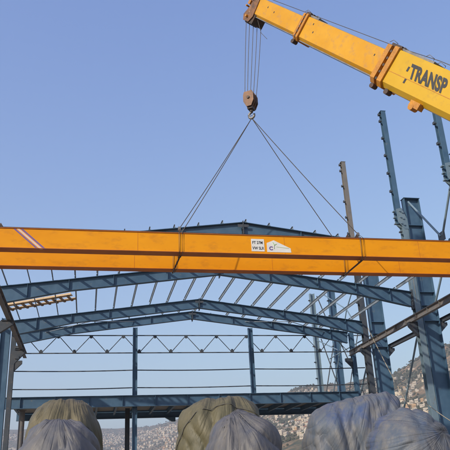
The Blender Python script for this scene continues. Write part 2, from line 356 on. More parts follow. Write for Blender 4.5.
def column(Y, side, top):
    xin = XR if side > 0 else XL; s = side
    if side < 0: return left_column(Y)
    # wide I column
    xa, xb = xin + s * .43, xin + s * 1.55
    b = MB(); cx = (xa + xb) / 2
    b.ibeam((cx, Y, 0), (cx, Y, top), (1, 0, 0), abs(xb - xa), abs(xb - xa), .46, .035, .02)
    b.box(min(xa, xb) - .04, max(xa, xb) + .04, Y - .27, Y + .27, top, top + .03)
    for z in (11.2, 12.2, 13.1, 17.8): b.box(min(xa, xb) + .036, max(xa, xb) - .036, Y - .2, Y - .011, z, z + .025)
    b.box(min(xa, xb) - .15, max(xa, xb) + .15, Y - .4, Y + .4, 0.005, .06)
    col = b.build('column', STEEL, hall, loc=(cx, Y, 0), label='wide blue plate column with flat cap on the right side' if s > 0 and top > 15 else None)
    # narrow post alongside
    b = MB(); px = xin + s * .2 - (.28 if Y > 40 else 0)
    b.ibeam((px, Y, 0), (px, Y, min(top, 18.3)), (0, 1, 0), .42, .42, .40, .03, .02)
    post = b.build('post', STEELD if Y > 40 else STEEL2, hall, loc=(px, Y, 0))
    if top > 15:
        z = 14.6
        while z < 18: 
            c = MB(); c.box(px - .38, px - .203, Y - .08, Y + .08, z, z + .09); c.build('cleat', STEELD, post); z += 1.35
    # corbel bracket carrying the runway, on the inner side
    b = MB(); zt = 11.1
    x0 = xin + s * -.005
    b.prism([(x0, Y - .15, zt), (x0 - s * .55, Y - .15, zt), (x0 - s * .55, Y - .15, zt - .22), (x0, Y - .15, zt - .85)], (0, .3, 0))
    b.box(min(x0, x0 - s * .58), max(x0, x0 - s * .58), Y - .22, Y + .22, zt + .002, zt + .04)
    for zz in (zt - .3, zt - .55): b.disc((x0 - s * .1, Y - .17, zz), (0, 1, 0), .05, .05, 8)
    b.build('bracket', STEELD, hall)
    # knee / end plate of the rafter
    if Y < 50:
        b = MB(); b.box(min(x0, x0 - s * .06), max(x0, x0 - s * .06), Y - .2, Y + .2, ZE - 1.15, ZE + .12)
        for zz in (ZE - .95, ZE - .6, ZE - .25): 
            for yy in (-.13, .13): b.disc((x0 - s * .09, Y + yy, zz), (1, 0, 0), .04, .07, 8)
        b.build('end_plate', STEELD, hall)
    return post, px
posts = {}
for i, Y in enumerate(F):
    if i in (0, 1, 2): posts[i] = column(Y, 1, 19.8)
    if i == 4:
        for xx, w_, tp_, M_ in ((20.4, .42, 18.7, STEEL2), (22.35, .62, 19.4, STEEL)):
            b = MB(); b.ibeam((xx, Y, 0), (xx, Y, tp_), (1, 0, 0), w_, w_, .4, .03, .02); po = b.build('post', M_, hall, loc=(xx, Y, 0))
            for k in range(7):
                c = MB(); z = 9.3 + k * 1.45; c.box(xx - w_ / 2 - .16, xx - w_ / 2 - .003, Y - .1, Y + .1, z, z + .08); c.build('cleat', STEELD, po)
    if i in (0, 1, 2): column(Y, -1, 13.3)
# posts at the end frame line
for x in (XL - .2, XR + .2):
    b = MB(); b.ibeam((x, F[3], 0), (x, F[3], ZE), (0, 1, 0), .36, .36, .32, .025, .02); b.build('post', STEEL, hall, loc=(x, F[3], 0))
    b = MB(); s = 1 if x > 0 else -1
    b.prism([(x - s * .16, F[3] - .12, 11.05), (x - s * .7, F[3] - .12, 11.05), (x - s * .7, F[3] - .12, 10.85), (x - s * .16, F[3] - .12, 10.3)], (0, .24, 0)); b.build('bracket', STEELD, hall)
# upper posts (masts) rising past the eaves on the right side
for i in (0, 1, 2):
    Y = F[i]; post, px = posts[i]; xm = px - (.27 if i < 2 else .06); zm = 25.0 if i == 0 else 26.75
    b = MB(); b.ibeam((xm, Y, 18.0), (xm, Y, zm), (0, 1, 0), .34, .34, .34, .025, .02)
    b.box(xm - .2, xm + .2, Y - .19, Y + .19, zm + .01, zm + .04)
    u = b.build('upper_post', (STEEL, STEEL, BROWNST)[i], hall, loc=(xm, Y, 18))
    b = MB(); b.prism([(xm - .2, Y - .2, 18.95), (xm + .2, Y - .2, 19.05), (px + .24, Y - .2, 18.2), (px + .24, Y - .2, 17.5), (px - .05, Y - .2, 17.5), (xm - .2, Y - .2, 18.0)], (0, -.03, 0))
    b.prism([(xm - .2, Y + .2, 18.95), (xm + .2, Y + .2, 19.05), (px + .24, Y + .2, 18.2), (px + .24, Y + .2, 17.5), (px - .05, Y + .2, 17.5), (xm - .2, Y + .2, 18.0)], (0, .03, 0))
    for zz in (17.9, 18.35, 18.8): 
        b.disc((xm + .02, Y - .26, zz), (0, 1, 0), .06, .09, 8); b.disc((xm + .2, Y - .26, zz - .1), (0, 1, 0), .06, .09, 8)
        b.box(xm - .36, xm - .21, Y - .12, Y + .12, zz, zz + .07)
    b.build('splice_plate', STEEL2, hall)
    for zz in (20.3, 21.7, 23.1, 24.5, 25.9, 26.45):
        if zz > zm: continue
        c = MB(); c.box(xm - .34, xm - .178, Y - .1, Y + .1, zz, zz + .08); c.box(xm - .34, xm - .31, Y - .1, Y + .1, zz + .081, zz + .16); c.build('cleat', STEELD, u)
# rafters
PX = [XL + .45 + k * (25.0 - .9) / 19 for k in range(20)]
def zroof(x): return ZE + (ZA - ZE) * (1 - abs(x - XM) / (XR - XM))
for i in range(4):
    Y = F[i]
    for s, xe in ((-1, XL - .02 + .0), (1, XR + .02)):
        x0 = xe - s * .07; he = (1.0, 1.0, 1.0, .9)[i]; ha = (.82, .70, .66, .60)[i]
        xh = x0 + (XM - x0) * .30
        b = MB()
        up = Vector((0, 0, 1))
        b.ibeam((x0, Y, zroof(x0)), (xh, Y, zroof(xh)), up, he, ha, .32, .028, .016, topalign=True)
        b.ibeam((xh, Y, zroof(xh)), (XM - s * -.016, Y, ZA), up, ha, ha, .32, .028, .016, topalign=True)
        for t in (.12, .3, .5, .75):
            xx = x0 + (XM - x0) * t; hh = he + (ha - he) * min(1, t / .3)
            for sy in (-1, 1):
                y0, y1 = (Y - .15, Y - .0085) if sy < 0 else (Y + .0085, Y + .15)
                b.box(xx - .008, xx + .008, y0, y1, zroof(xx) - hh + .05, zroof(xx) - .05)
        for x in PX:
            if (x - XM) * s > 0: b.box(x - .025, x + .025, Y - .03, Y + .03, zroof(x) + .0, zroof(x) + .09)
        b.build('rafter', STEEL, hall, loc=(x0, Y, ZE))
    b = MB(); hh = (.92, .8, .75, .7)[i]
    b.box(XM - .02, XM + .02, Y - .19, Y + .19, ZA - hh - .08, ZA + .06); b.box(XM - .3, XM - .021, Y - .175, Y - .165, ZA - .3, ZA - .15); b.box(XM + .021, XM + .3, Y - .175, Y - .165, ZA - .3, ZA - .15)
    for zz in (-.15, -.4, -.65):
        for yy in (-.12, .12): b.disc((XM, Y + yy, ZA + zz), (1, 0, 0), .035, .12, 8)
    b.build('apex_plate', STEELD, hall)
# purlins
for i in range(3):
    for k, x in enumerate(PX):
        y0, y1 = F[i] + (.07 if i else -.10), F[i + 1] - .07 + (.4 if i == 2 else 0)
        if i == 2 and k in (7, 11): continue
        z = zroof(x) + .02 + .1; b = MB(); t = .012
        b.box(x - .006, x + .006, y0, y1, z - .09, z + .09); b.box(x - .05, x - .007, y0, y1, z + .078, z + .09); b.box(x + .007, x + .05, y0, y1, z - .09, z - .078)
        b.build('purlin', PURL, hall, loc=(x, y0, z))
# eave tie beams along the depth
for x in (XL - .7, XR + .8):
    for i in range(3):
        b = MB(); b.ibeam((x, F[i] + .03, 12.7), (x, F[i + 1] - .03, 12.7), (0, 0, 1), .2, .2, .14, .015, .01)
        if x < 0: b.build('tie_beam', STEEL, hall)
# roof rods between the last two frames and first bays
for (xa, xb, ya, yb) in ((XL + 2, XL + 8.5, F[2], F[3]), (XL + 8.5, XL + 2, F[2], F[3]), (XR - 2, XR - 8.5, F[2], F[3]), (XR - 8.5, XR - 2, F[2], F[3])):
    bar((xa, ya, zroof(xa) - .25), (xb, yb, zroof(xb) - .25), .03).build('roof_brace', PURL, hall)
# side wall bracing on the right
xw = XR + .9
def brace(p, q, r=.07, M=STEEL2): bar(p, q, r).build('brace', M, hall)
brace((xw - .2, F[1] - .25, 19.5), (xw - .2, 34.3, 15.7)); brace((xw - .2, F[0] + .25, 19.5), (xw - .2, 34.1, 15.7))
gb = MB(); gb.box(xw - .22, xw - .18, 33.85, 34.6, 15.35, 15.95); gb.build('gusset', STEELD, hall)
brace((xw + .3, 34.2, 15.5), (xw + .3, F[1] - .25, 11.8)); brace((xw + .3, 34.2, 15.5), (xw + .3, F[0] + .2, 11.8))
brace((xw + .6, F[1] + .2, 14.3), (xw + .6, F[2] - .2, 5.0)); brace((xw + .6, F[2] + .2, 14.3), (xw + .6, F[4] - .2, 3.5)); 
brace((xw + .2, F[2] + .25, 19.5), (xw + .2, 51.5, 15.7), .05); brace((xw + .2, F[4] - .25, 18.6), (xw + .2, 51.5, 15.7), .05); brace((xw + .2, 51.5, 15.7), (xw + .2, F[2] + .3, 9.5), .05); brace((xw + .2, 51.5, 15.7), (xw + .2, F[4] - .3, 9.5), .05)
brace((xw + .2, F[2] + .25, 12.5), (xw + .2, F[4] - .25, 12.5), .05)
# cross bracing beside the far pair of columns
xa, xb = 17.2, 20.4
brace((20.9, F[4], 14.4), (22.2, F[4], 9.6), .05, STEELD); brace((22.2, F[4], 14.4), (20.9, F[4], 9.6), .05, STEELD)
brace((20.9, F[4], 18.5), (22.2, F[4], 14.5), .05, STEELD); brace((20.4, F[4] - .3, 14.2), (19.9, 50, 11.8), .05, STEEL2)
brace((22.4, F[4], 15.0), (24.6, F[4], 9.0), .05, STEELD); brace((24.6, F[4], 15.0), (22.9, F[4], 9.0), .05, STEELD)
# runways
def runway(x, y0, y1, xr=None):
    b = MB(); b.ibeam((x, y0, 11.32), (x, y1, 11.32), (0, 0, 1), .36, .36, .24, .025, .015)
    k = y0 + 1
    while k < y1: b.box(x - .11, x - .009, k, k + .015, 11.17, 11.46); b.box(x + .009, x + .11, k, k + .015, 11.17, 11.46); k += 1.5
    o = b.build('runway_beam', RAILM, hall, loc=(x, y0, 11.3))
    b = MB(); b.box(x - .03, x + .03, y0, y1, 11.502, 11.57); b.build('rail', RAILM, o)
runway(XR - .3, 18.0, 48.6); runway(XL + .72, 18.0, 48.6)
b = MB(); b.ibeam((XR + 1.85, 18, 11.3), (XR + 1.85, 48.6, 11.3), (0, 0, 1), .3, .3, .2, .02, .014); b.build('runway_beam', STEELD, hall)
# the outer runway rests on short brackets
for Y in (F[0], F[1], F[2]):
    b = MB(); b.prism([(XR + 1.56, Y - .12, 11.13), (XR + 2.1, Y - .12, 11.13), (XR + 2.1, Y - .12, 10.95), (XR + 1.56, Y - .12, 10.45)], (0, .24, 0)); b.build('bracket', STEELD, hall)
for Y in (18.6, 24.5):   # forward runway trestles
    for x in (XR - .3, XL + .72):
        b = MB(); b.ibeam((x, Y, 0), (x, Y, 11.13), (0, 1, 0), .3, .3, .3, .02, .015); b.build('post', STEEL, hall)
# gable wall: posts, girts, lattice
for x, yb_ in ((3.3, 0.0), (12.22, 8.5)):
    b = MB(); b.ibeam((x, F[3], yb_), (x, F[3], zroof(x) - .72), (1, 0, 0), .34, .34, .3, .022, .015)
    for z in (9.11, 10.38, 11.64, 12.96): b.box(x - .1, x + .1, F[3] + .152, F[3] + .28, z - .05, z + .05)
    b.build('gable_post', STEEL, hall, loc=(x, F[3], yb_))
YG = F[3] + .3
for z in (9.08, 10.36, 11.64, 12.96):
    b = MB(); h = .065
    n = 14; ps = []
    for seg in ((XL - .1, 3.3), (3.3, 12.22), (12.22, XR + 1.2)):
        for k in range(8):
            t = k / 8; x = seg[0] + (seg[1] - seg[0]) * t; ps.append((x, z - (.05 if z < 11 else .0) * math.sin(t * math.pi)))
    ps.append((XR + 1.2, z))
    for (xa_, za_), (xb_, zb_) in zip(ps, ps[1:]):
        b.box8([(xa_, YG - .04, za_ - h / 2), (xb_, YG - .04, zb_ - h / 2), (xb_, YG + .04, zb_ - h / 2), (xa_, YG + .04, za_ - h / 2), (xa_, YG - .04, za_ + h / 2), (xb_, YG - .04, zb_ + h / 2), (xb_, YG + .04, zb_ + h / 2), (xa_, YG + .04, za_ + h / 2)])
    b.build('girt', STEELD, hall)
x = XL + .55; k = 0; step = 1.19; zt, zb = 12.96, 11.64
lat = MB(); gus = []
while x + step < XR + .8:
    za_, zb2 = (zt, zb) if k % 2 == 0 else (zb, zt)
    bar((x, YG, za_), (x + step, YG, zb2), .028).build('lattice_rod', STEELD, hall)
    z0 = za_ - (.07 if za_ > 12 else -.07)
    gp = MB(); w_ = .15
    if za_ > 12: gp.prism([(x - w_, YG - .06, z0 + .05), (x + w_, YG - .06, z0 + .05), (x + w_ * .5, YG - .06, z0 - .16), (x - w_ * .5, YG - .06, z0 - .16)], (0, .02, 0))
    else: gp.prism([(x - w_, YG - .06, z0 - .05), (x + w_, YG - .06, z0 - .05), (x + w_ * .5, YG - .06, z0 + .18), (x - w_ * .5, YG - .06, z0 + .18)], (0, .02, 0))
    gp.build('gusset', STEELD, hall)
    x += step; k += 1
# floor deck (mezzanine) beyond the gable frame
b = MB(); zt = 8.42
b.ibeam((XL - .4, 48.7, zt - .39), (XR + .1, 48.7, zt - .39), (0, 0, 1), .78, .78, .32, .03, .02)
for k in range(11):
    xx = XL + .6 + k * 2.35; b.box(xx - .01, xx + .01, 48.55, 48.689, zt - .74, zt - .04)
b.build('floor_beam', STEEL, hall, label='long blue floor beam with web stiffeners across the hall')
b = MB(); b.ibeam((XL - .4, 57.0, zt - .35), (XR + .1, 57.0, zt - .35), (0, 0, 1), .7, .7, .32, .03, .02); b.build('floor_beam', STEEL, hall)
for k in range(18):
    xx = XL + k * 1.47
    b = MB(); b.ibeam((xx, 48.9, zt - .28), (xx, 56.8, zt - .28), (0, 0, 1), .36, .36, .16, .015, .01); b.build('floor_joist', STEEL, hall)
b = MB(); b.box(XL - .4, XR + .1, 48.87, 56.8, zt - .09, zt - .03); b.build('floor_slab', CONC, hall)
b = MB(); b.ibeam((2.95, 52.0, 0), (2.95, 52.0, zt - .48), (1, 0, 0), .34, .34, .3, .02, .015); b.build('post', STEELD, hall)
b = MB(); b.tube([(-4.55, 49.6, 0), (-4.55, 49.6, 7.6)], .2, 16); b.disc((-4.55, 49.6, 7.62), (0, 0, 1), .3, .05, 16); b.build('pipe_post', RAILM, hall, label='rusty brown round pipe post under the floor deck')
for xx in (12.2, 20.0):
    b = MB(); b.ibeam((xx, 55.4, 0), (xx, 57.0, zt - .72), (1, 0, 0), .3, .3, .3, .02, .015); b.build('post', STEEL, hall)
b = MB(); b.prism([(6.3, 56.5, 7.7), (7.2, 56.5, 7.7), (7.2, 56.5, 7.35), (6.9, 56.5, 7.35)], (0, .3, 0)); b.build('bracket', STEEL, hall)

# ================================================================== timber platform resting on the purlins
tp = MB(); tp2 = MB()
pa, pb = Vector((-5.45, 43.6, zroof(-5.3) + .36)), Vector((-1.15, 42.3, zroof(-1.15) + .26))
d = (pb - pa).normalized(); upv = Vector((0, -1, 0)).cross(d) * -1
plat = thing('timber_platform', 'narrow pale timber scaffold platform lying across the purlins at the left eave', 'scaffold platform', (pa.x, pa.y, pa.z))
px_ = Vector((-d.y, d.x, 0)).normalized(); pz_ = d.cross(px_)
for j, yy in enumerate((-.40, .40)):
    b = MB(); b.obox((pa + pb) / 2 + px_ * yy, (d, px_, pz_), ((pb - pa).length / 2, .16, .025)); b.build('plank', WOOD, plat)
for k in range(9):
    b = MB(); b.obox(pa + (pb - pa) * ((k + .5) / 9) - Vector((0, 0, .09)), (d, px_, pz_), (.07, .50, .04)); b.build('cross_block', WOODD, plat)
for yy in (-.60, .60):
    b = MB(); b.obox((pa + pb) / 2 + px_ * yy + Vector((0, 0, .03)), (d, px_, pz_), ((pb - pa).length / 2, .022, .06)); b.build('side_board', WOOD, plat)

# ================================================================== text helper
def text_mesh(txt, size, M, parent, name, origin, xdir, ydir, depth=.004, bold=.0, xs=1.0):
    c = bpy.data.curves.new(name, 'FONT'); c.body = txt; c.size = size; c.extrude = depth; c.offset = bold; c.space_character = 1.05
    o = bpy.data.objects.new(name, c); COL.objects.link(o)
    dg = bpy.context.evaluated_depsgraph_get(); me = bpy.data.meshes.new_from_object(o.evaluated_get(dg)); bpy.data.objects.remove(o)
    X = Vector(xdir).normalized(); Yv = Vector(ydir).normalized(); Z = X.cross(Yv)
    mm = Matrix(((X.x, Yv.x, Z.x, origin[0]), (X.y, Yv.y, Z.y, origin[1]), (X.z, Yv.z, Z.z, origin[2]), (0, 0, 0, 1))) @ Matrix.Diagonal((xs, 1, 1, 1))
    me.transform(mm); me.materials.clear(); me.materials.append(M)
    ob = bpy.data.objects.new(name, me); COL.objects.link(ob)
    if parent:
        ob.parent = parent; q = parent; acc = Vector((0, 0, 0))
        while q: acc += q.location; q = q.parent
        ob.location = -acc
    return ob

# ================================================================== bridge crane (two orange girders)
bc = thing('bridge_crane', 'long orange double girder bridge crane hanging level in slings across the picture', 'bridge crane', (XM, 28, 11.5))
GX0, GX1, GZ0, GZ1 = -4.7, 20.4, 11.50, 12.46
def girder(y0, near):
    b = MB(); w = .56 if near else .5; GZ0 = 11.55 if near else 11.50
    b.box(GX0, GX1, y0 + .035, y0 + .045, GZ0 + .02, GZ1 - .02, 0); b.box(GX0, GX1, y0 + w - .045, y0 + w - .035, GZ0 + .02, GZ1 - .02, 0)
    for xx in (GX0, GX1 - .012): b.box(xx, xx + .012, y0 + .046, y0 + w - .046, GZ0 + .02, GZ1 - .02, 0)
    gd = b.build('girder', ORANGE, bc, loc=(XM, y0, GZ0), label='near orange girder with white plates' if near else 'far orange girder')
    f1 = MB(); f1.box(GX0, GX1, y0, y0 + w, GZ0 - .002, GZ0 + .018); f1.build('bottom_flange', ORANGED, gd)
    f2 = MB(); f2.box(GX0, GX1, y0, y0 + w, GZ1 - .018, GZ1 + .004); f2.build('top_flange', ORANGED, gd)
    r = MB(); r.box(GX0, GX1, y0 + .04, y0 + .1, GZ1 + .006, GZ1 + .05); 
    k = GX0 + .4
    while k < GX1: r.box(k, k + .08, y0 + .01, y0 + .13, GZ1 + .0065, GZ1 + .03); k += 1.1
    r.build('crab_rail', DARK, gd)
    # faint plate joints
    j = MB()
    for xx in (1.9, 8.6, 15.3): j.box(xx - .006, xx + .006, y0 + .030, y0 + .0349, GZ0 + .03, GZ1 - .03)
    j.build('weld_seam', ORANGED, gd)
    return gd
GN = girder(27.0, True); GF = girder(29.2, False)
yf = 27.032
sp = MB(); sp.box(7.03, 7.64, yf - .008, yf, 11.68, 12.28); s1 = sp.build('sign_plate', WHITE, GN)
def ink(txt, x, z, size, M, nm, xs=1.0, bold=.004): 
    return text_mesh(txt, size, M, GN, nm, (x, yf - .012, z), (1, 0, 0), (0, 0, 1), .002, bold, xs)
ink('FT 27M', 7.075, 12.04, .19, BLACK, 'lettering', .80); ink('VW SLR', 7.075, 11.77, .19, BLACK, 'lettering', .78)
sp = MB(); sp.prism([(7.76, yf, 11.66), (8.90, yf, 11.66), (8.88, yf, 11.86), (8.10, yf, 12.24), (7.76, yf, 12.10)], (0, -.008, 0)); sp.build('sign_plate', WHITE, GN)
ink('C', 7.86, 11.76, .24, PURPLE, 'lettering', 1.0, .012)
lm = MB()
lm.tube([(8.05, yf - .012, 12.14), (8.12, yf - .012, 12.0), (8.10, yf - .012, 11.82)], .012, 6); lm.tube([(8.12, yf - .012, 12.0), (8.22, yf - .012, 12.06)], .012, 6); lm.tube([(8.2, yf - .012, 11.92), (8.8, yf - .012, 11.86)], .006, 6)
lm.build('logo_mark', GREEN, GN)
for k, (x0, M) in enumerate(((-3.38, PURPLE), (-3.24, PINK), (-3.08, PURPLE))):
    b = MB(); ww = (.09, .12, .1)[k]; dx = 1.02
    b.prism([(x0, yf, GZ1 - .03), (x0 + ww, yf, GZ1 - .03), (x0 + ww + dx, yf, GZ0 + .025), (x0 + dx, yf, GZ0 + .025)], (0, -.006, 0)); b.build('painted_stripe', M, GN)
# lugs / shackles on top
for xx in (-3.9, 11.75, 12.2):
    b = MB(); b.prism([(xx - .14, 27.02, GZ1 + .0), (xx + .14, 27.02, GZ1 + .0), (xx, 27.02, GZ1 + .22)], (0, .03, 0)); b.build('lifting_lug', DARK, GN)
for side, x in ((-1, GX0), (1, GX1)):
    b = MB(); xx = x - .1 if side > 0 else x + .1
    b.box(xx - .18, xx + .18, 25.9, 30.8, GZ0 - .42, GZ0 - .005)
    o = b.build('end_truck', ORANGE, bc, bevel=.02)
    for yy in (26.2, 30.5):
        w = MB(); w.disc((xx, yy, GZ0 - .42), (1, 0, 0), .2, .12, 20); w.build('wheel', DARK, o)
b = MB(); b.box(19.2, 19.75, 27.55, 28.2, GZ0 + .05, GZ0 + .5); b.build('drive_motor', GREYST, bc, bevel=.02)

# ================================================================== mobile crane boom
TIP = Vector((8.15, 28.15, 26.84)); U = Vector((-5.19, 9.15, 11.79)).normalized()
SIDE = Vector((U.y, -U.x, 0)).normalized() * -1     # towards the lit, visible side
if SIDE.x > 0: SIDE = -SIDE
N = SIDE.cross(U).normalized()
if N.z < 0: N = -N
mc = thing('mobile_crane', 'huge yellow telescopic crane boom reaching down from the upper right corner', 'crane', (19.5, 8.4, 0))
def bp(t, a=0, c=0): return TIP - U * t + SIDE * a + N * c      # t from the tip downwards
def section(name, t0, t1, h0, h1, w0, w1, M, cen=0, label=None, cham=.12):
    b = MB(); rings = []
    for t, h, w in ((t0, h0, w0), (t1, h1, w1)):
        c = h * cham; hh, ww = h / 2, w / 2
        rings.append([bp(t, a, e + cen) for a, e in ((ww, hh - .04), (ww - .04, hh), (-ww + .04, hh), (-ww, hh - .04), (-ww, -hh + c), (-ww + c, -hh), (ww - c, -hh), (ww, -hh + c))])
    n = 8; b.add(rings[0] + rings[1], [tuple(range(n))[::-1], tuple(range(n, 2 * n))] + [(k, (k + 1) % n, n + (k + 1) % n, n + k) for k in range(n)])
    return b.build(name, M, mc, label=label)
T1, T2, TB = 5.75, 12.3, 32.0
hA, hB, hC = 1.00, 1.20, 1.62
sA = section('boom_section', 1.15, T1, hA, hA, .8, .8, BOOMO, label='pale amber tip section of the boom')
sB = section('boom_section', T1 - .1, T2, hB, hB, .95, .95, BOOMO, label='amber middle section of the boom')
sC = section('boom_section', T2 - .1, TB, hC, hC, 1.15, 1.15, BOOMY, label='bright yellow base section of the boom')
def collar(t, h, w, th, M=COLLAR, pr=.07):
    o = None
    for j, (dt, pp) in enumerate(((0, pr), (th * .62, pr * 1.3))):
        o = section('collar', t + dt, t + dt + th * .34, h + 2 * pp, h + 2 * pp, w + 2 * pp, w + 2 * pp, M)
    b = MB()
    b.build('collar_fitting', DARK, o) if b.v else None
    for k in range(5):
        b = MB(); b.disc(bp(t + th * .5, w / 2 + .05, -h / 2 + h * (k + .5) / 5), SIDE, .06, .1, 8); b.build('bolt', DARK, o)
    b = MB(); b.disc(bp(t + th * .4, w / 2 - .1, -h / 2 - pr - .1), SIDE, .11, .3, 14)
    b.build('roller', DARK, o)
    for k in range(3):
        b = MB(); b.obox(bp(t + th * .5, w / 2 - .1 - k * .2, h / 2 + pr + .05), (U, SIDE, N), (th * .4, .05, .07)); b.build('wear_pad', DARK, o)
    return o
collar(T1 - .25, hB, .95, .42); collar(T2 - .55, hC - .1, 1.1, .75, pr=.09)
# roller under the base section and a bracket further down
b = MB(); b.disc(bp(T2 + .55, .35, -hC / 2 - .10), SIDE, .12, .3, 14); b.build('roller', DARK, mc)
b = MB(); b.obox(bp(T2 + 2.35, .45, -hC / 2 - .07), (U, SIDE, N), (.26, .16, .13)); b.disc(bp(T2 + 2.25, .45, -hC / 2 - .2), SIDE, .13, .36, 14); b.build('pin_bracket', COLLAR, mc)
# seam along the base section, slots, shade strips
b = MB(); b.obox(bp((T2 + .1 + TB) / 2, 1.15 / 2 + .004, -.12), (U, SIDE, N), ((TB - T2 - .3) / 2, .006, .012)); b.build('weld_seam', COLLAR, sC)
for (t, c) in ((T2 + 1.10, .24), (T2 + 1.26, -.22)):
    b = MB(); b.obox(bp(t, .578, c), (U, SIDE, N), (.05, .006, .10)); b.build('slot', BLACK, sC)
for (t, c) in ((T1 + .75, .35), (T1 + 1.0, .0), (T2 - 1.1, .22), (2.3, .2), (3.0, .1)):
    b = MB(); b.obox(bp(t, (.478 if t > T1 else .403), c), (U, SIDE, N), (.03, .004, .045)); b.build('slot', BLACK, sB if t > T1 else sA)
# grey strips: underside shade given as colour, with matching strips on top
for (t0, t1, h, w) in ((1.6, T1 - .3, hA, .8), (T1 + .3, T2 - .7, hB, .95)):
    b = MB(); b.obox(bp((t0 + t1) / 2, 0, -h / 2 - .015), (U, SIDE, N), ((t1 - t0) / 2, w / 2 - .04, .02)); b.build('shade_and_top_strip', GREYST, mc)
    b = MB(); b.obox(bp((t0 + t1) / 2, 0, h / 2 + .012), (U, SIDE, N), ((t1 - t0) / 2, w / 2 - .1, .015)); b.build('shade_and_top_strip', GREYST, mc)
# handrail hoops on the collars
for t, h, w in ((T1 + .05, hB, .9), (T2 - .25, hC, 1.0), (T2 + 1.9, hC, 1.0)):
    b = MB(); b.tube([bp(t, w / 2 - .1, h / 2), bp(t - .03, w / 2 - .1, h / 2 + .2), bp(t - .35, w / 2 - .1, h / 2 + .27), bp(t - .5, w / 2 - .1, h / 2 + .14)], .014, 6)
    b.tube([bp(t, -w / 2 + .1, h / 2), bp(t - .03, -w / 2 + .1, h / 2 + .2), bp(t - .35, -w / 2 + .1, h / 2 + .27), bp(t - .5, -w / 2 + .1, h / 2 + .14)], .014, 6); b.build('rope_guide', GREYST, mc)
# grey cover plates on top near collar
b = MB(); b.obox(bp(T2 + .9, .1, hC / 2 + .05), (U, SIDE, N), (1.1, .35, .05)); b.build('cover_plate', GREYST, mc)
b = MB(); b.obox(bp(T1 + .35, .1, hB / 2 + .06), (U, SIDE, N), (.5, .3, .05)); b.build('cover_plate', GREYST, mc)
# lettering
text_mesh('TRANSP', .78, BLACK, sC, 'lettering', bp(T2 + 1.34, .583, -.04), -U, N + U * .33, .003, .036, .68)
# boom head
def bh(t, a=0, c=0): return bp(.85 + t * .95, a, c * .95 + .02)
def cheek(a):
    b = MB(); pts = [(.0, .62), (.45, .62), (.55, .0), (.62, -.62), (.42, -.98), (-.12, -1.0), (-.34, -.7), (-.12, -.2)]
    b.prism([bh(t, a, c) for t, c in pts], SIDE * .05); b.build('head_plate', HEADM, mc)
for a in (-.45, .40): cheek(a)
for k in range(6):
    a = -.33 + k * .13
    for (t, c, r, M_) in ((.12, -.72, .33, DARK), (-.05, .28, .26, BLOCKM)):
        b = MB(); b.disc(bh(t, a, c), SIDE, r * .95, .07, 22); b.disc(bh(t, a, c), SIDE, r * .95 + .025, .015, 22); b.build('sheave', M_, mc)
b = MB(); b.disc(bh(.12, 0, -.72), SIDE, .07, 1.15, 10); b.disc(bh(-.05, 0, .28), SIDE, .06, 1.12, 10); b.disc(bh(-.35, 0, -.2), SIDE, .05, 1.1, 10)
b.obox(bh(-.3, .2, .05), (U, SIDE, N), (.1, .28, .12)); b.build('axle', COLLAR, mc)
b = MB(); b.obox(bh(.55, 0, -.72), (U, SIDE, N), (.2, .38, .28)); b.build('head_guard', DARK, mc)
b = MB(); b.tube([bh(.8, .2, -.62), bh(.8, .2, -.62) + Vector((.15, 0, -.9)), bh(.8, .2, -.62) + Vector((.42, -.1, -1.35))], .012, 6); b.build('limit_switch_cable', ROPE, mc)
# rope running over the boom
b = MB(); ps = []
for k in range(15):
    t = .9 + k * (TB - .9) / 14; ps.append(bp(t, .1, .62 + .0 + (t / 5.5) * .14 if t < 13 else 1.05))
b.tube(ps, .016, 6); b.build('hoist_rope', ROPE, mc)
# hook block
HB = Vector((7.82, 28.3, 21.0))       # top of the block
blk = thing('hook_block', 'rusty orange crane hook block with dark right side hanging on wire ropes', 'hook block', HB - Vector((0, 0, 1.6)))
yaw = R_(-22); bx = Vector((math.cos(yaw), math.sin(yaw), 0)); by = Vector((-math.sin(yaw), math.cos(yaw), 0)); bz = Vector((0, 0, 1))
hw = Vector((math.sin(R_(38)), math.cos(R_(38)), 0)); ht = Vector((-hw.y, hw.x, 0))   # axle direction hw (across sheaves), plate plane ht
BS = .80; HBk = HB
for k, a in enumerate((-.28, -.1, .1, .28)):
    b = MB(); o = HB + hw * a
    pts = [(-.28, 0), (.28, 0), (.36, -.25), (.36, -.72), (.17, -1.12), (-.17, -1.12), (-.36, -.72), (-.36, -.25)]
    b.prism([o + ht * p * BS - hw * .02 + bz * z * BS for p, z in pts], hw * .04); b.build('side_plate', BLOCKM, blk)
for a in (-.2, 0, .2):
    b = MB(); b.disc(HB + hw * a + bz * -.48, hw, .27, .09, 24); b.disc(HB + hw * a + bz * -.48, hw, .30, .02, 24); b.build('sheave', DARK, blk)
b = MB(); b.disc(HB + bz * BS * -.48, hw, .08, .72, 12); b.build('axle', DARK, blk); b = MB(); b.obox(HB + bz * BS * -1.12, (hw, ht, bz), (.2, .14, .09)); b.tube([HB + bz * BS * -1.15, HB + bz * BS * -1.42], .09, 12); b.build('crosshead', DARK, blk)
b = MB(); hk = HB + bz * BS * -1.66; ps = []
for k in range(17):
    a = R_(95 - k * 18); ps.append(hk + ht * math.cos(a) * .15 + bz * math.sin(a) * .17)
b.tube([HB + bz * BS * -1.38] + ps, .065, 10)
b.tube([hk + ht * 0 + bz * .0 + hw * -.05, hk + hw * .05], .02, 8)
b.build('hook', GREYST, blk)
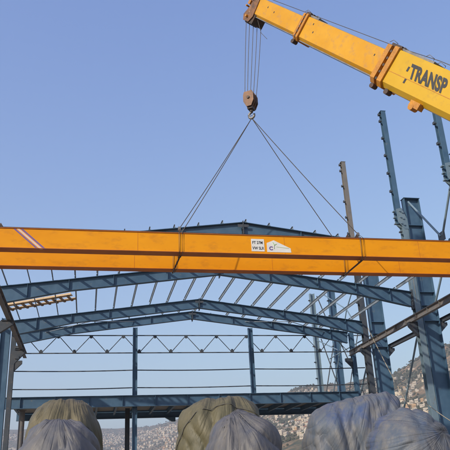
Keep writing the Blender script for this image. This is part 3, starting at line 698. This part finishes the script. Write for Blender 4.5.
# falls of rope
for k, (a, c, da) in enumerate(((-.32, .1, -.06), (-.17, -.1, -.05), (0, .1, 0), (.17, -.1, .05), (.34, .1, .1))):
    top = bh(.12, 0, -.72) + Vector((.98, -.19, 0)) * (a * 1.25) + Vector((0, 0, -.15))
    bot = HB + Vector((.98, -.19, 0)) * (a * .9) + bz * -.25
    b = MB(); ps = []
    for j in range(9):
        t = j / 8; ps.append(top.lerp(bot, t) + Vector((math.sin(t * math.pi) * da * .3, 0, 0)))
    b.tube(ps, .016, 6); b.build('hoist_rope', ROPE, mc)
# slings
HK = hk + bz * -.16
SL = (('left', 3.78), ('right', 12.38))
SLAB = {(0, 0): 'wire sling from the hook down to the left of the near orange girder', (0, 1): 'wire sling from the hook down to the left of the far orange girder',
        (1, 0): 'wire sling running to the right end of the near orange girder, rightmost sling', (1, 1): 'wire sling running right to the far orange girder, inside the rightmost sling'}
for i, (nm, x) in enumerate(SL):
    for j, y0 in enumerate((27.0, 29.2)):
        st = thing('lifting_sling', SLAB[(i, j)], 'sling', (x, y0 + .25, GZ0), 'wire slings carrying the bridge crane')
        top = Vector((x, y0 + .25, GZ1 + .30))
        b = MB(); ps = [HK.lerp(top, t / 10) - Vector((0, 0, math.sin(t / 10 * math.pi) * .06)) for t in range(11)]
        b.tube(ps, .02, 6); b.build('leg', ROPE, st)
        b = MB(); b.tube([top, top + Vector((.02, -.1, -.2)), (x - .05, y0 - .02, GZ1 + .02), (x - .06, y0 - .015, GZ0 - .03), (x - .02, y0 + .25, GZ0 - .06), (x - .03, y0 + .58, GZ0 - .03), (x, y0 + .58, GZ1 + .02), top], .018, 6)
        b.tube([top + Vector((0.02, 0, 0)), (x + .1, y0 - .02, GZ1 + .03), (x + .09, y0 - .015, GZ0 - .03), (x + .06, y0 + .25, GZ0 - .06), (x + .07, y0 + .515, GZ0 - .03), (x + .05, y0 + .515, GZ1 + .02), top], .014, 6)
        b.build('basket_loop', ROPE, st)
        b = MB(); b.obox(top, ((1, 0, 0), (0, 1, 0), (0, 0, 1)), (.05, .035, .09)); b.disc(top, (0, 1, 0), .06, .12, 10); b.build('shackle', GREYST, st)
    b = MB(); b.tube([(x, 27.2, GZ0 - .08), (x - .05, 29.5, GZ0 - .10)], .04, 8)
    st2 = tag(b.build('chain', DARK), ('dark chain stretched under both orange girders at the ' + nm + ' sling'), 'chain', 'chains between the girders')

# ================================================================== ropes at the right
def hang(p, q, sag, r, name, label, M=FIBRE):
    p, q = Vector(p), Vector(q); b = MB()
    b.tube([p.lerp(q, k / 16) - Vector((0, 0, sag * 4 * (k / 16) * (1 - k / 16))) for k in range(17)], r, 6)
    return tag(b.build(name, M), label, 'rope')
hang((20.4, 45.4, 12.7), (17.3, 33.0, 3.8), .2, .028, 'guy_rope', 'yellowish rope slanting down from the rafter end at the right column')
hang((19.4, 36.6, 6.1), (15.0, 22.0, 2.6), .35, .022, 'guy_rope', 'pale thin rope sagging from the foot of the big right column towards the tarpaulins')
hang((20.3, 37.2, 12.3), (20.2, 37.0, 15.6), -.02, .012, 'hanging_cord', 'thin cord dangling beside the right column under the girder')

# ================================================================== tarpaulin covered loads
def tarp_mat(name, c1, c2, c3, c3r, ctr=(0, 3.4), mm=9):
    M = bpy.data.materials.new(name); M.use_nodes = True; t = M.node_tree; p = t.nodes['Principled BSDF']; p.inputs['Roughness'].default_value = 0.55
    p.inputs['Specular IOR Level'].default_value = .35
    tc = t.nodes.new('ShaderNodeTexCoord')
    def nz(sc, det=6, ro=.6, st=(1, 1, 1)):
        mp = t.nodes.new('ShaderNodeMapping'); mp.inputs['Scale'].default_value = st; t.links.new(tc.outputs['Object'], mp.inputs[0])
        n = t.nodes.new('ShaderNodeTexNoise'); n.inputs['Scale'].default_value = sc; n.inputs['Detail'].default_value = det; n.inputs['Roughness'].default_value = ro; t.links.new(mp.outputs[0], n.inputs['Vector']); return n.outputs[0]
    def ramp(src, a, b, ca, cb):
        r = t.nodes.new('ShaderNodeValToRGB'); e = r.color_ramp.elements; e[0].position = a; e[1].position = b; e[0].color = (*ca, 1); e[1].color = (*cb, 1); t.links.new(src, r.inputs[0]); return r.outputs[0]
    base = ramp(nz(2.2, 8, .7, (1, 1, .35)), .38, .62, c1, c2)
    f = ramp(nz(.9, 8, .7, (1, 1, .6)), c3r[0], c3r[1], (0, 0, 0), (1, 1, 1))
    mx = t.nodes.new('ShaderNodeMixRGB'); t.links.new(f, mx.inputs[0]); t.links.new(base, mx.inputs[1]); mx.inputs[2].default_value = (*c3, 1)
    t.links.new(mx.outputs[0], p.inputs['Base Color'])
    b1 = t.nodes.new('ShaderNodeBump'); b1.inputs['Strength'].default_value = .7; b1.inputs['Distance'].default_value = .05; t.links.new(nz(4.5, 3, .5, (1, 1, .35)), b1.inputs['Height'])
    # sharp creases radiating from the tied point, as bump
    def mth(op, a_, b_=None):
        n = t.nodes.new('ShaderNodeMath'); n.operation = op
        for i_, v_ in enumerate((a_, b_)):
            if v_ is None: continue
            if isinstance(v_, (int, float)): n.inputs[i_].default_value = v_
            else: t.links.new(v_, n.inputs[i_])
        return n.outputs[0]
    sx = t.nodes.new('ShaderNodeSeparateXYZ'); t.links.new(tc.outputs['Object'], sx.inputs[0])
    ex_ = mth('SUBTRACT', sx.outputs[0], ctr[0]); ez_ = mth('SUBTRACT', ctr[1], sx.outputs[2])
    th_ = mth('ARCTAN2', ex_, ez_); rr_ = mth('SQRT', mth('ADD', mth('MULTIPLY', ex_, ex_), mth('MULTIPLY', ez_, ez_)))
    prev = b1
    for m_, ds_ in ((mm, .015), (mm * 2.3, .003)):
        cx = t.nodes.new('ShaderNodeCombineXYZ'); t.links.new(mth('MULTIPLY', th_, float(m_)), cx.inputs[0]); t.links.new(mth('MULTIPLY', rr_, .7), cx.inputs[1]); t.links.new(mth('MULTIPLY', sx.outputs[1], .35), cx.inputs[2])
        nn = t.nodes.new('ShaderNodeTexNoise'); nn.inputs['Scale'].default_value = 1.0; nn.inputs['Detail'].default_value = 1.5; t.links.new(cx.outputs[0], nn.inputs['Vector'])
        hgt = mth('POWER', mth('MULTIPLY', mth('ABSOLUTE', mth('SUBTRACT', nn.outputs[0], .5)), 2.0), .6)
        bb = t.nodes.new('ShaderNodeBump'); bb.inputs['Strength'].default_value = 1.0; bb.inputs['Distance'].default_value = ds_ * 2.2; t.links.new(hgt, bb.inputs['Height']); t.links.new(prev.outputs[0], bb.inputs['Normal']); prev = bb
    b1 = prev
    # fine weave
    b2 = t.nodes.new('ShaderNodeBump'); b2.inputs['Strength'].default_value = .2; b2.inputs['Distance'].default_value = .01; t.links.new(nz(60, 3), b2.inputs['Height']); t.links.new(b1.outputs[0], b2.inputs['Normal'])
    t.links.new(b2.outputs[0], p.inputs['Normal'])
    return M
KHAKI_TARP = ('khaki_canvas', (0.108, 0.092, 0.052), (0.150, 0.126, 0.073), (0.089, 0.082, 0.051), (.52, .66))
OLIVE_TARP = ('green_khaki_canvas', (0.104, 0.094, 0.054), (0.146, 0.127, 0.074), (0.085, 0.082, 0.051), (.50, .64))
GREY_TARP = ('faded_grey_tarpaulin', (0.104, 0.102, 0.108), (0.158, 0.147, 0.140), (0.079, 0.090, 0.126), (.50, .70))
BLUE_TARP = ('grey_blue_tarpaulin', (0.090, 0.110, 0.142), (0.162, 0.157, 0.155), (0.051, 0.082, 0.179), (.52, .68))
def drape(cfg):
    """Position based cloth: a square sheet falls over a rounded load and comes to rest. Returns vertices (n*m,3)."""
    a, b, hh = cfg['half']; n_ = cfg['pow']; zc = cfg['zc']; sl = cfg.get('slope', 0.0); taper = cfg.get('taper', 0.0)
    rs = np.random.RandomState(cfg['seed']); dx = cfg.get('cell', .105)
    top = zc + hh
    LX = 2 * a + 2 * cfg.get('drop', 3.2); LY = 2 * b + 2 * cfg.get('drop', 3.2)
    nx, ny = int(LX / dx), int(LY / dx)
    gx = (np.arange(nx) - (nx - 1) / 2) * dx; gy = (np.arange(ny) - (ny - 1) / 2) * dx
    X, Y = np.meshgrid(gx, gy, indexing='ij')
    # smooth random field
    def field(k, s):
        f = np.zeros((nx, ny))
        for _ in range(k):
            kx, ky = rs.normal(0, s, 2); ph = rs.uniform(0, 6.28); f += np.sin(kx * X + ky * Y + ph)
        return f / np.sqrt(k)
    ex = cfg.get('excess', .03)
    m = 1 + ex + .02 * field(12, 2.2)
    if 'gather' in cfg:
        for (qx, qy, qr, qs) in cfg['gather']: m = m - qs * np.exp(-((X - qx) ** 2 + (Y - qy) ** 2) / qr ** 2)
    m = m.astype(np.float32)
    # start folded over the load so that it settles quickly
    dX = np.maximum(np.abs(X) - a * .9, 0); dY = np.maximum(np.abs(Y) - b * .9, 0)
    fx, fy = .30, .30
    P = np.stack([np.sign(X) * (np.minimum(np.abs(X), a * .9) + dX * fx), np.sign(Y) * (np.minimum(np.abs(Y), b * .9) + dY * fy), top + .25 - .9 * np.sqrt(dX ** 2 + dY ** 2)], -1)
    P[..., 2] += sl * np.clip(P[..., 0], -a, a)
    P += np.stack([.03 * field(14, 3.5), .03 * field(14, 3.5), .03 * field(14, 3.5)], -1)
    P = P.astype(np.float32); V = np.zeros_like(P); dt = np.float32(1 / 40.)
    def con(A, B, L, k=.5):
        d = B - A; l = np.sqrt(np.einsum('...i,...i', d, d)) + 1e-6; c = d * ((l - L) / l * k)[..., None]; A += c; B -= c
    mh = (m[:-1] + m[1:]) * .5 * dx; mv = (m[:, :-1] + m[:, 1:]) * .5 * dx; md = m[:-1, :-1] * dx * 1.41421
    def sl2(Q, s, ax):
        k = Q.shape[ax]; na = (k - s) // 2
        ia = slice(s, s + 2 * na, 2); ib = slice(s + 1, s + 2 * na, 2); return ia, ib
    steps = cfg.get('steps', 110)
    # lumpy load underneath: random ridges that push the sheet out and leave it bridging between them
    nr = cfg.get('ridges', 16); amp = cfg.get('ridge', .085)
    K = rs.normal(0, 1, (nr, 3)) * np.array(cfg.get('kdir', (3.4, 2.6, 1.3))); PH = rs.uniform(0, 6.28, nr); fric = cfg.get('fric', .25)
    def lump(Q):
        v = np.zeros(Q.shape[:-1], np.float32)
        for k_, p_ in zip(K, PH): v += np.maximum(0, np.sin(Q @ k_.astype(np.float32) + np.float32(p_))) ** 4
        v = v * np.float32(amp * 2.2 / np.sqrt(nr))
        for (ox, oy, oz, mm, ra, plane) in cfg.get('radial', ()):
            dx_ = Q[..., 0] - ox; dy_ = (Q[..., 1] - oy) if plane == 'h' else (oz - Q[..., 2]); d_ = np.sqrt(dx_ ** 2 + dy_ ** 2) + .01
            th = np.arctan2(dx_, dy_); ph = th * mm + 2.2 * np.sin(2 * th + cfg['seed']) + 1.1 * np.sin(5 * th + 1.7 * cfg['seed']) + .9 * np.sin(d_ * 3.1 + 2 * th)
            rdg = 1 - np.abs(np.sin(ph * .5)) ** .7
            v += (ra * rdg * (.55 + .45 * np.sin(3.3 * th + cfg['seed'] * 2.1)) * np.clip((d_ - .08) / .45, 0, 1) * (1 if plane == 'h' else (Q[..., 1] < 0) * np.exp(-(d_ / 1.1) ** 2))).astype(np.float32)
        return v
    lmp = 0.0
    for st in range(steps):
        V[..., 2] -= 9.8 * dt; V *= .985
        O = P.copy(); P += V * dt
        lmp = 1 + lump(P) / np.float32(1.2) - np.float32(amp * .7)
        for it in range(cfg.get('iters', 9)):
            for s in (0, 1):
                ia, ib = sl2(P, s, 0); con(P[ia], P[ib], mh[s::2][:P[ib].shape[0]])
                ia, ib = sl2(P, s, 1); con(P[:, ia], P[:, ib], mv[:, s::2][:, :P[:, ib].shape[1]])
            if it % 2 == 0:
                for s in (0, 1):
                    ia, ib = sl2(P, s, 0); L = md[s::2][:P[ib].shape[0]]
                    con(P[ia][:, :-1], P[ib][:, 1:], L, .25); con(P[ia][:, 1:], P[ib][:, :-1], L, .25)
            if it == 0:
                for ax in (0, 1):
                    Q = P if ax == 0 else P.transpose(1, 0, 2); d = Q[2:] - Q[:-2]; l = np.sqrt((d ** 2).sum(-1)) + 1e-6
                    L = 2 * dx * .93; f = np.minimum(l - L, 0) / l * .12; c = d * f[..., None]; Q[:-2] += c; Q[2:] -= c
            if it % 3 == 2 or it == 0:
                zz = P[..., 2] - zc - sl * P[..., 0]
                sc_ = 1 - taper * np.clip(zz / hh, 0, 1)
                f = (np.abs(P[..., 0] / (a * sc_)) ** n_ + np.abs(P[..., 1] / (b * sc_)) ** n_ + np.where(zz > 0, np.abs(zz / hh), 0) ** n_)
                kk = np.maximum(f, 1e-3) ** (-1. / n_) * lmp; hit = kk > 1
                k = np.where(hit, kk, 1.)
                P[..., 0] *= k; P[..., 1] *= k; P[..., 2] = np.where(zz > 0, zz * k, zz) + zc + sl * P[..., 0]
        P[hit] = O[hit] + (P[hit] - O[hit]) * (1 - fric)
        g = P[..., 2] < .02; P[..., 2] = np.maximum(P[..., 2], .02)
        V = (P - O) / dt
        V[hit | g] *= .35
        sp = np.sqrt((V ** 2).sum(-1, keepdims=True)); V *= np.minimum(1, 6 / (sp + 1e-6))
    return P, nx, ny

def up2(P):
    Q = np.zeros((P.shape[0] * 2 - 1,) + P.shape[1:]); Q[::2] = P
    E_ = np.concatenate([P[:1], P, P[-1:]]); Q[1::2] = (-E_[:-3] + 9 * E_[1:-2] + 9 * E_[2:-1] - E_[3:]) / 16
    return Q
def pleats(P, cfg):
    """narrow folds pressed into the settled sheet along its normals"""
    sd_ = cfg['seed']
    for (mode, ox, oz, m_, A, pw_) in cfg.get('pleats', ()):
        du = np.zeros_like(P); dv = np.zeros_like(P); du[1:-1] = P[2:] - P[:-2]; dv[:, 1:-1] = P[:, 2:] - P[:, :-2]
        N_ = np.cross(du, dv); N_ /= (np.linalg.norm(N_, axis=-1, keepdims=True) + 1e-9)
        x, y, z = P[..., 0], P[..., 1], P[..., 2]
        if mode == 'h': ax_, ay_ = x - ox, -(y - oz) + (cfg['zc'] + cfg['half'][2] - z) * .8
        elif mode == 'v': ax_, ay_ = x - ox, oz - z
        else: ax_, ay_ = x - ox, np.full_like(x, 1.0)
        d_ = np.sqrt(ax_ ** 2 + ay_ ** 2); th = np.arctan2(ax_, ay_) if mode != 'x' else x + .12 * np.sin(z * 1.9 + sd_) + .05 * np.sin(z * 4.7 + y)
        fade = np.clip((d_ - .05) / .35, 0, 1) if mode != 'x' else np.clip((cfg['zc'] + cfg['half'][2] - z + cfg.get('slope', 0) * x) / .5, .15, 1)
        if mode == 'x': d_ = z * .9
        tf, df, yf_ = (th * m_).ravel(), (d_ * .55).ravel(), (y * .25).ravel()
        nv_ = np.array([noise.noise(Vector((a_, b_, c_ + sd_ * 7.3))) for a_, b_, c_ in zip(tf, df, yf_)]).reshape(x.shape)
        v = np.abs(nv_) ** .55 - .45
        P = P + N_ * (A * v * fade)[..., None]
    return P
FIBRE_D = mat('lashing_cord', (0.06, 0.055, 0.05), (0.12, 0.11, 0.09), 5, 0.9)
def tarp(label, pos, yaw, cfg, M, lash=(), knot=False):
    cfg.setdefault('cell', .058); P, nx, ny = drape(cfg)
    P = pleats(up2(up2(P.astype(float)).transpose(1, 0, 2)).transpose(1, 0, 2), cfg); nx, ny = P.shape[:2]; cfg['cell'] *= .5
    c, sn = math.cos(R_(yaw)), math.sin(R_(yaw))
    Q = P.reshape(-1, 3).astype(float); vs = [(p[0] * c - p[1] * sn + pos[0], p[0] * sn + p[1] * c + pos[1], p[2]) for p in Q]
    fs = [(i * ny + j, (i + 1) * ny + j, (i + 1) * ny + j + 1, i * ny + j + 1) for i in range(nx - 1) for j in range(ny - 1)]
    T = thing('tarpaulin_covered_load', label, 'covered load', (pos[0], pos[1], 0), 'tarpaulin covered loads in the foreground')
    b = MB(); b.add(vs, fs, 0, True); cv = b.build('tarpaulin', M, T, loc=(pos[0], pos[1], 0))
    sd2 = cv.modifiers.new('thickness', 'SOLIDIFY'); sd2.thickness = .008; sd2.offset = -1
    
    for fr in lash:
        j = int(fr * ny); bb = MB(); ps = []
        for i in range(int(nx * .14), int(nx * .86), 4):
            p = Vector(vs[i * ny + j]); q = Vector(vs[(i + 1) * ny + j]) - Vector(vs[(i - 1) * ny + j]); q2 = Vector(vs[i * ny + j + 1]) - Vector(vs[i * ny + j - 1]); n = q.cross(q2).normalized(); ps.append(p + n * .02)
        bb.tube(ps, .013, 6); bb.build('lashing_rope', FIBRE_D, T)
    if knot:
        i, j = int(((cfg['gather'][0][0]) / cfg['cell']) + (nx - 1) / 2), int((cfg['gather'][0][1] / cfg['cell']) + (ny - 1) / 2); kp = Vector(vs[i * ny + j]); bb = MB(); rn = random.Random(3)
        q = Vector(vs[(i + 3) * ny + j]) - Vector(vs[(i - 3) * ny + j]); q2 = Vector(vs[i * ny + j + 3]) - Vector(vs[i * ny + j - 3]); n = q.cross(q2).normalized()
        pts = []
        for k in range(9):
            for l in range(14):
                a_ = l / 14 * 6.283; rr = (.05 + .09 * math.sin(k / 8 * 2.6)) * (1 + .25 * math.sin(a_ * 4 + k)) ; u_ = q.normalized(); v_ = n.cross(u_)
                pts.append(kp + n * (k * .02 - .02) + (u_ * math.cos(a_) + v_ * math.sin(a_)) * rr * (1 if k < 8 else .3))
        bb.add(pts, [(k * 14 + l, k * 14 + (l + 1) % 14, (k + 1) * 14 + (l + 1) % 14, (k + 1) * 14 + l) for k in range(8) for l in range(14)] + [tuple(8 * 14 + l for l in range(14))], 0, True)
        bb.build('tied_bunch', M, T)
    return T
tarp('khaki canvas covered load at the left, behind the front grey one', (-.66, 20.9), 0, dict(half=(1.05, 2.2, 1.72), pow=3.3, zc=2.58, seed=11, pleats=[('x', 0, 0, 1.6, .18, 0), ('v', .1, 5.4, 6, .06, 0)], excess=.02, ridge=.03, kdir=(3.2, 2.2, .8)), tarp_mat(*KHAKI_TARP, (.1, 5.4), 12), lash=(.40, .58))
tarp('greyish mauve tarpaulin mound in the front left corner', (-.60, 16.1), 4, dict(half=(.98, 1.4, 1.34), pow=2.15, zc=1.98, seed=12, pleats=[('v', -.05, 3.45, 3.2, .16, 0), ('v', -.05, 3.5, 6, .05, 0)], cell=.05, steps=95, excess=.02, ridge=.03), tarp_mat(*GREY_TARP, (-.05, 3.5), 5))
tarp('olive khaki canvas covered load in the middle, behind the front one', (4.0, 20.9), -9, dict(half=(1.32, 2.2, 1.66), pow=3.3, zc=2.62, seed=13, pleats=[('x', 0, 0, 1.6, .20, 0), ('v', .4, 5.6, 6, .07, 0)], slope=.08, excess=.02, ridge=.03, kdir=(3.2, 2.2, .8)), tarp_mat(*OLIVE_TARP, (.3, 5.6), 12), lash=(.42, .60))
tarp('grey blue tarpaulin mound with radiating folds, front centre', (3.68, 16.1), -11, dict(half=(.96, 1.4, 1.42), pow=2.15, zc=1.96, seed=14, pleats=[('v', -.25, 3.45, 3.4, .18, 0), ('v', -.3, 3.5, 6, .055, 0)], cell=.05, steps=95, excess=.02, ridge=.03), tarp_mat(*GREY_TARP, (-.3, 3.5), 5))
tarp('long blue grey tarpaulin load at the right, sloping up to the right', (7.74, 19.3), -14, dict(half=(1.52, 1.45, 1.74), pow=3.4, zc=2.28, seed=15, pleats=[('x', 0, 0, 2.0, .20, 0), ('v', .6, 5.2, 8, .06, 0)], cell=.058, slope=.20, excess=.02, ridge=.03, kdir=(3.2, 2.2, .8)), tarp_mat(*BLUE_TARP, (.6, 5.4), 12), lash=(.62,))
tarp('blue grey tarpaulin mound with tied bunch, front right corner', (7.55, 15.3), -24, dict(half=(1.08, 1.5, 1.38), pow=2.2, zc=1.88, seed=16, pleats=[('v', .3, 2.66, 2.2, .10, 0), ('v', .3, 2.66, 5, .04, 0)], cell=.05, steps=95, excess=.02, ridge=.03, gather=[(.3, -1.72, .35, .3)]), tarp_mat(*BLUE_TARP, (.3, 2.66), 5), knot=True)

# ================================================================== haze
hb = MB(); hb.box(-9200, 9200, -9200, 9200, -60, 700)
hm = bpy.data.materials.new('haze_air'); hm.use_nodes = True; t = hm.node_tree; t.nodes.remove(t.nodes['Principled BSDF'])
pv = t.nodes.new('ShaderNodeVolumePrincipled'); pv.inputs['Color'].default_value = (.88, .90, .96, 1); pv.inputs['Density'].default_value = 0.00021; pv.inputs['Anisotropy'].default_value = .2
t.links.new(pv.outputs[0], t.nodes['Material Output'].inputs['Volume'])
tag(hb.build('haze', hm), None, kind='stuff')
